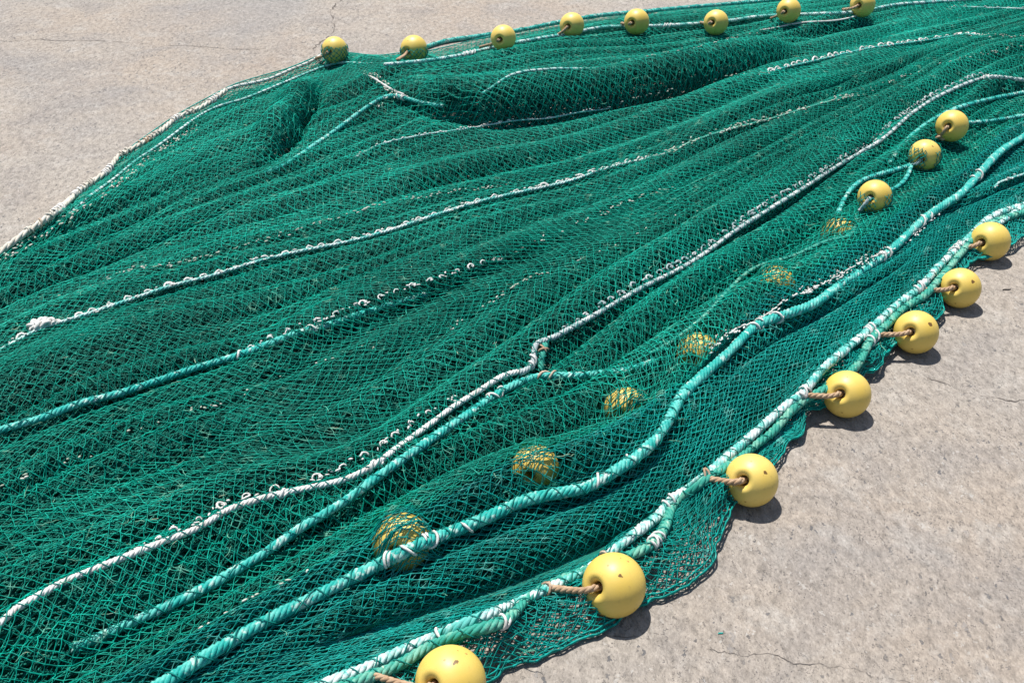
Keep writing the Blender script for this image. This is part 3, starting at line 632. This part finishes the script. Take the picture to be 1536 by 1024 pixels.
FAR = [(502,75,39,(-.55,.15),(474,90),'yellow float standing at the back corner where the white cord ends'),
 (621,74,41,(-.60,.20),(596,92),'yellow float sunk low behind a pale rope, next to the corner float'),
 (755,57,38,(-.35,.15),(720,73),'yellow float on a tan cord above bare concrete, third along the far row'),
 (858,38,37,(-.40,.12),(836,55),'yellow float where the back rope closes on the net, fourth along the far row'),
 (955,33,38,(-.45,.10),(932,37),'yellow float on the net edge with concrete just behind, fifth along the far row'),
 (1074,34,37,(-.40,.0),(1050,36),'yellow float in a hollow of netting, sixth along the far row'),
 (1183,16,36,(-.38,.10),(1156,30),'yellow float seventh along the far row, with a cord on both sides'),
 (1294,7,37,(-.36,.10),(1262,17),'yellow float cut by the top of the picture')]
for x, y, dd, ho, cp, lb in FAR: net_float(x, y, dd, ho, cp, lb, GF_, on='net', sink=.010)

# ------------------------------------------------------------------ slack meshes over half covered floats, frayed ends
def slack_mesh(o, a0, a1, p0, p1, seed):
    rng = np.random.default_rng(seed); c = np.array(o.location); R = .06*o.scale[0]*1.045; P = {}
    na_, np_ = int((a1-a0)/20)+1, int((p1-p0)/11)+1
    for i in range(na_+1):
        for j in range(np_+1):
            az_ = math.radians(a0+(i+.5*(j % 2))*20+rng.normal(0, 2.5)); po = math.radians(p0+j*11+rng.normal(0, 2))
            P[i, j] = c + R*np.array((math.sin(po)*math.cos(az_), math.sin(po)*math.sin(az_), math.cos(po)))
    A, B = [], []
    for i in range(na_+1):
        for j in range(np_):
            for k in ((i, i+1) if j % 2 else (i-1, i)):
                if (k, j+1) in P and rng.random() < .93: A.append(P[i, j]); B.append(P[k, j+1])
    A, B = np.array(A), np.array(B); m = (A+B)/2; m = c + (m-c)/np.linalg.norm(m-c, axis=1, keepdims=True)*R
    g = Geo(); tubes(g, A, [m], B, .0013); net_part('slack_mesh', g, M_NETB)
FO = {tuple(round(v) for v in k): o for k, o in FLOATS}
slack_mesh(FO[(1312, 295)], -75, 10, 62, 128, 1); slack_mesh(FO[(1312, 295)], -170, -120, 70, 128, 5)
slack_mesh(FO[(1387, 233)], -70, 10, 60, 128, 2); slack_mesh(FO[(1387, 233)], -190, -130, 50, 120, 6)
slack_mesh(FO[(502, 75)], -175, -5, 66, 128, 3); slack_mesh(FO[(621, 74)], -175, -5, 72, 128, 4)
g = Geo(); rg = np.random.default_rng(5)
for k in range(420):
    px_, py_ = rg.uniform(0, 1536), rg.uniform(60, 1024); h0 = hit(px_, py_)
    if h0[2] < .012: continue
    n_ = 7; L_ = rg.uniform(.012, .05); an = rg.normal(math.atan2(D2[1], D2[0]), .7)+np.cumsum(rg.normal(0, .35, n_)); st = np.stack([np.cos(an), np.sin(an), rg.normal(.0, .25, n_)], 1)*L_/n_
    sweep(g, np.array(h0)+np.array((0, 0, .003))+np.cumsum(st, 0), .0010, 4)
net_part('frayed_twine', g, M_FRAY)
def scrap(name, px_, py_, L_, R_, mat, label, cat):
    p = np.array(ground(px_, py_, R_*.9)); u = np.linspace(-1, 1, 9)[:, None]; C = p + u*np.array((.8, .5, 0))*L_ + np.array((.4, -.6, 0))*L_*.4*np.sin(u*2.5); g = Geo()
    sweep(g, C, R_*np.sqrt(np.clip(1.02-u[:, 0]**2, .05, 1)), 6); thing_mesh(name, g, mat, label, cat)
scrap('twine_scrap', 1081, 949, .006, .0016, M_TURQ, 'tiny turquoise twine scrap alone on the concrete at lower right', 'twine scrap')
scrap('dry_leaf', 1510, 434, .016, .0022, M_CRACK, 'dark curled dry leaf on the concrete by the right edge of the picture', 'leaf')

# ------------------------------------------------------------------ ground
bm_v = np.array([(-40, -20, 0), (40, -20, 0), (40, 90, 0), (-40, 90, 0)], float)
gr = link('ground', np_mesh('ground', bm_v, np.array([[0, 1, 2, 3]]), False), M_GROUND); tag(gr, 'pale weathered concrete quay', 'ground', kind='structure')
def crack(px, w, seed):
    rng = np.random.default_rng(seed); P = np.array([ground(x, y)[:] for x, y in px]); P = resample(P, .006)[0]; n = len(P)
    d, a, b = frames(P); nz = Noise(seed); s = np.arange(n)*.006
    P = P + a*(.010*nz(s*9, s*0)+.006*nz(s*40, s*0+3)+.004*nz(s*110, s*0+5)+rng.normal(0, .0008, n))[:, None]
    wd = w*np.clip(.55+.8*nz(s*22, s*0+7)+rng.normal(0, .18, n), .05, 1.6)[:, None]; wd[0] = wd[-1] = 0
    V = np.concatenate([P-a*wd, P+a*wd]); V[:, 2] = .0012; i = np.arange(n-1)
    F = np.stack([i, i+1, i+1+n, i+n], -1)
    tag(link('crack', np_mesh('crack', V, F, False), M_CRACK), 'thin dirt-filled crack in the concrete', 'crack', 'cracks in the concrete', 'structure')
crack([(862,945),(900,948),(960,956),(1030,968),(1060,977),(1090,978),(1150,985),(1200,1000),(1230,1003),(1270,1008),(1330,1020),(1400,1032)], .0009, 1)
crack([(520,-10),(505,5),(495,20),(503,40),(485,62),(470,75)], .0035, 2)
crack([(-20,62),(60,60),(180,64),(270,68),(340,74),(400,73)], .0018, 3)
crack([(1380,560),(1440,590),(1490,596),(1560,602)], .0014, 5)

# ------------------------------------------------------------------ light
az, el = math.atan2(-.20, .40), math.radians(69)          # sun behind the heap, a little to the left
sd = Vector((math.sin(az)*math.cos(el), math.cos(az)*math.cos(el), math.sin(el)))
sl = bpy.data.lights.new('sun', 'SUN'); sl.energy = 4.8; sl.angle = math.radians(.55); sl.color = (1, .965, .91)
so = bpy.data.objects.new('sun', sl); COL.objects.link(so); so.rotation_euler = sd.to_track_quat('Z', 'Y').to_euler(); so.location = (0, 2, 6)
w = bpy.data.worlds.new('World'); S.world = w; w.use_nodes = True; nt = w.node_tree
sky = nt.nodes.new('ShaderNodeTexSky'); sky.sky_type = 'NISHITA'; sky.sun_disc = False; sky.sun_elevation = el; sky.sun_rotation = az
nt.links.new(sky.outputs['Color'], nt.nodes['Background'].inputs['Color']); nt.nodes['Background'].inputs['Strength'].default_value = .085
S.view_settings.view_transform = 'Standard'; S.view_settings.look = 'None'; S.view_settings.exposure = .5; S.view_settings.gamma = 1
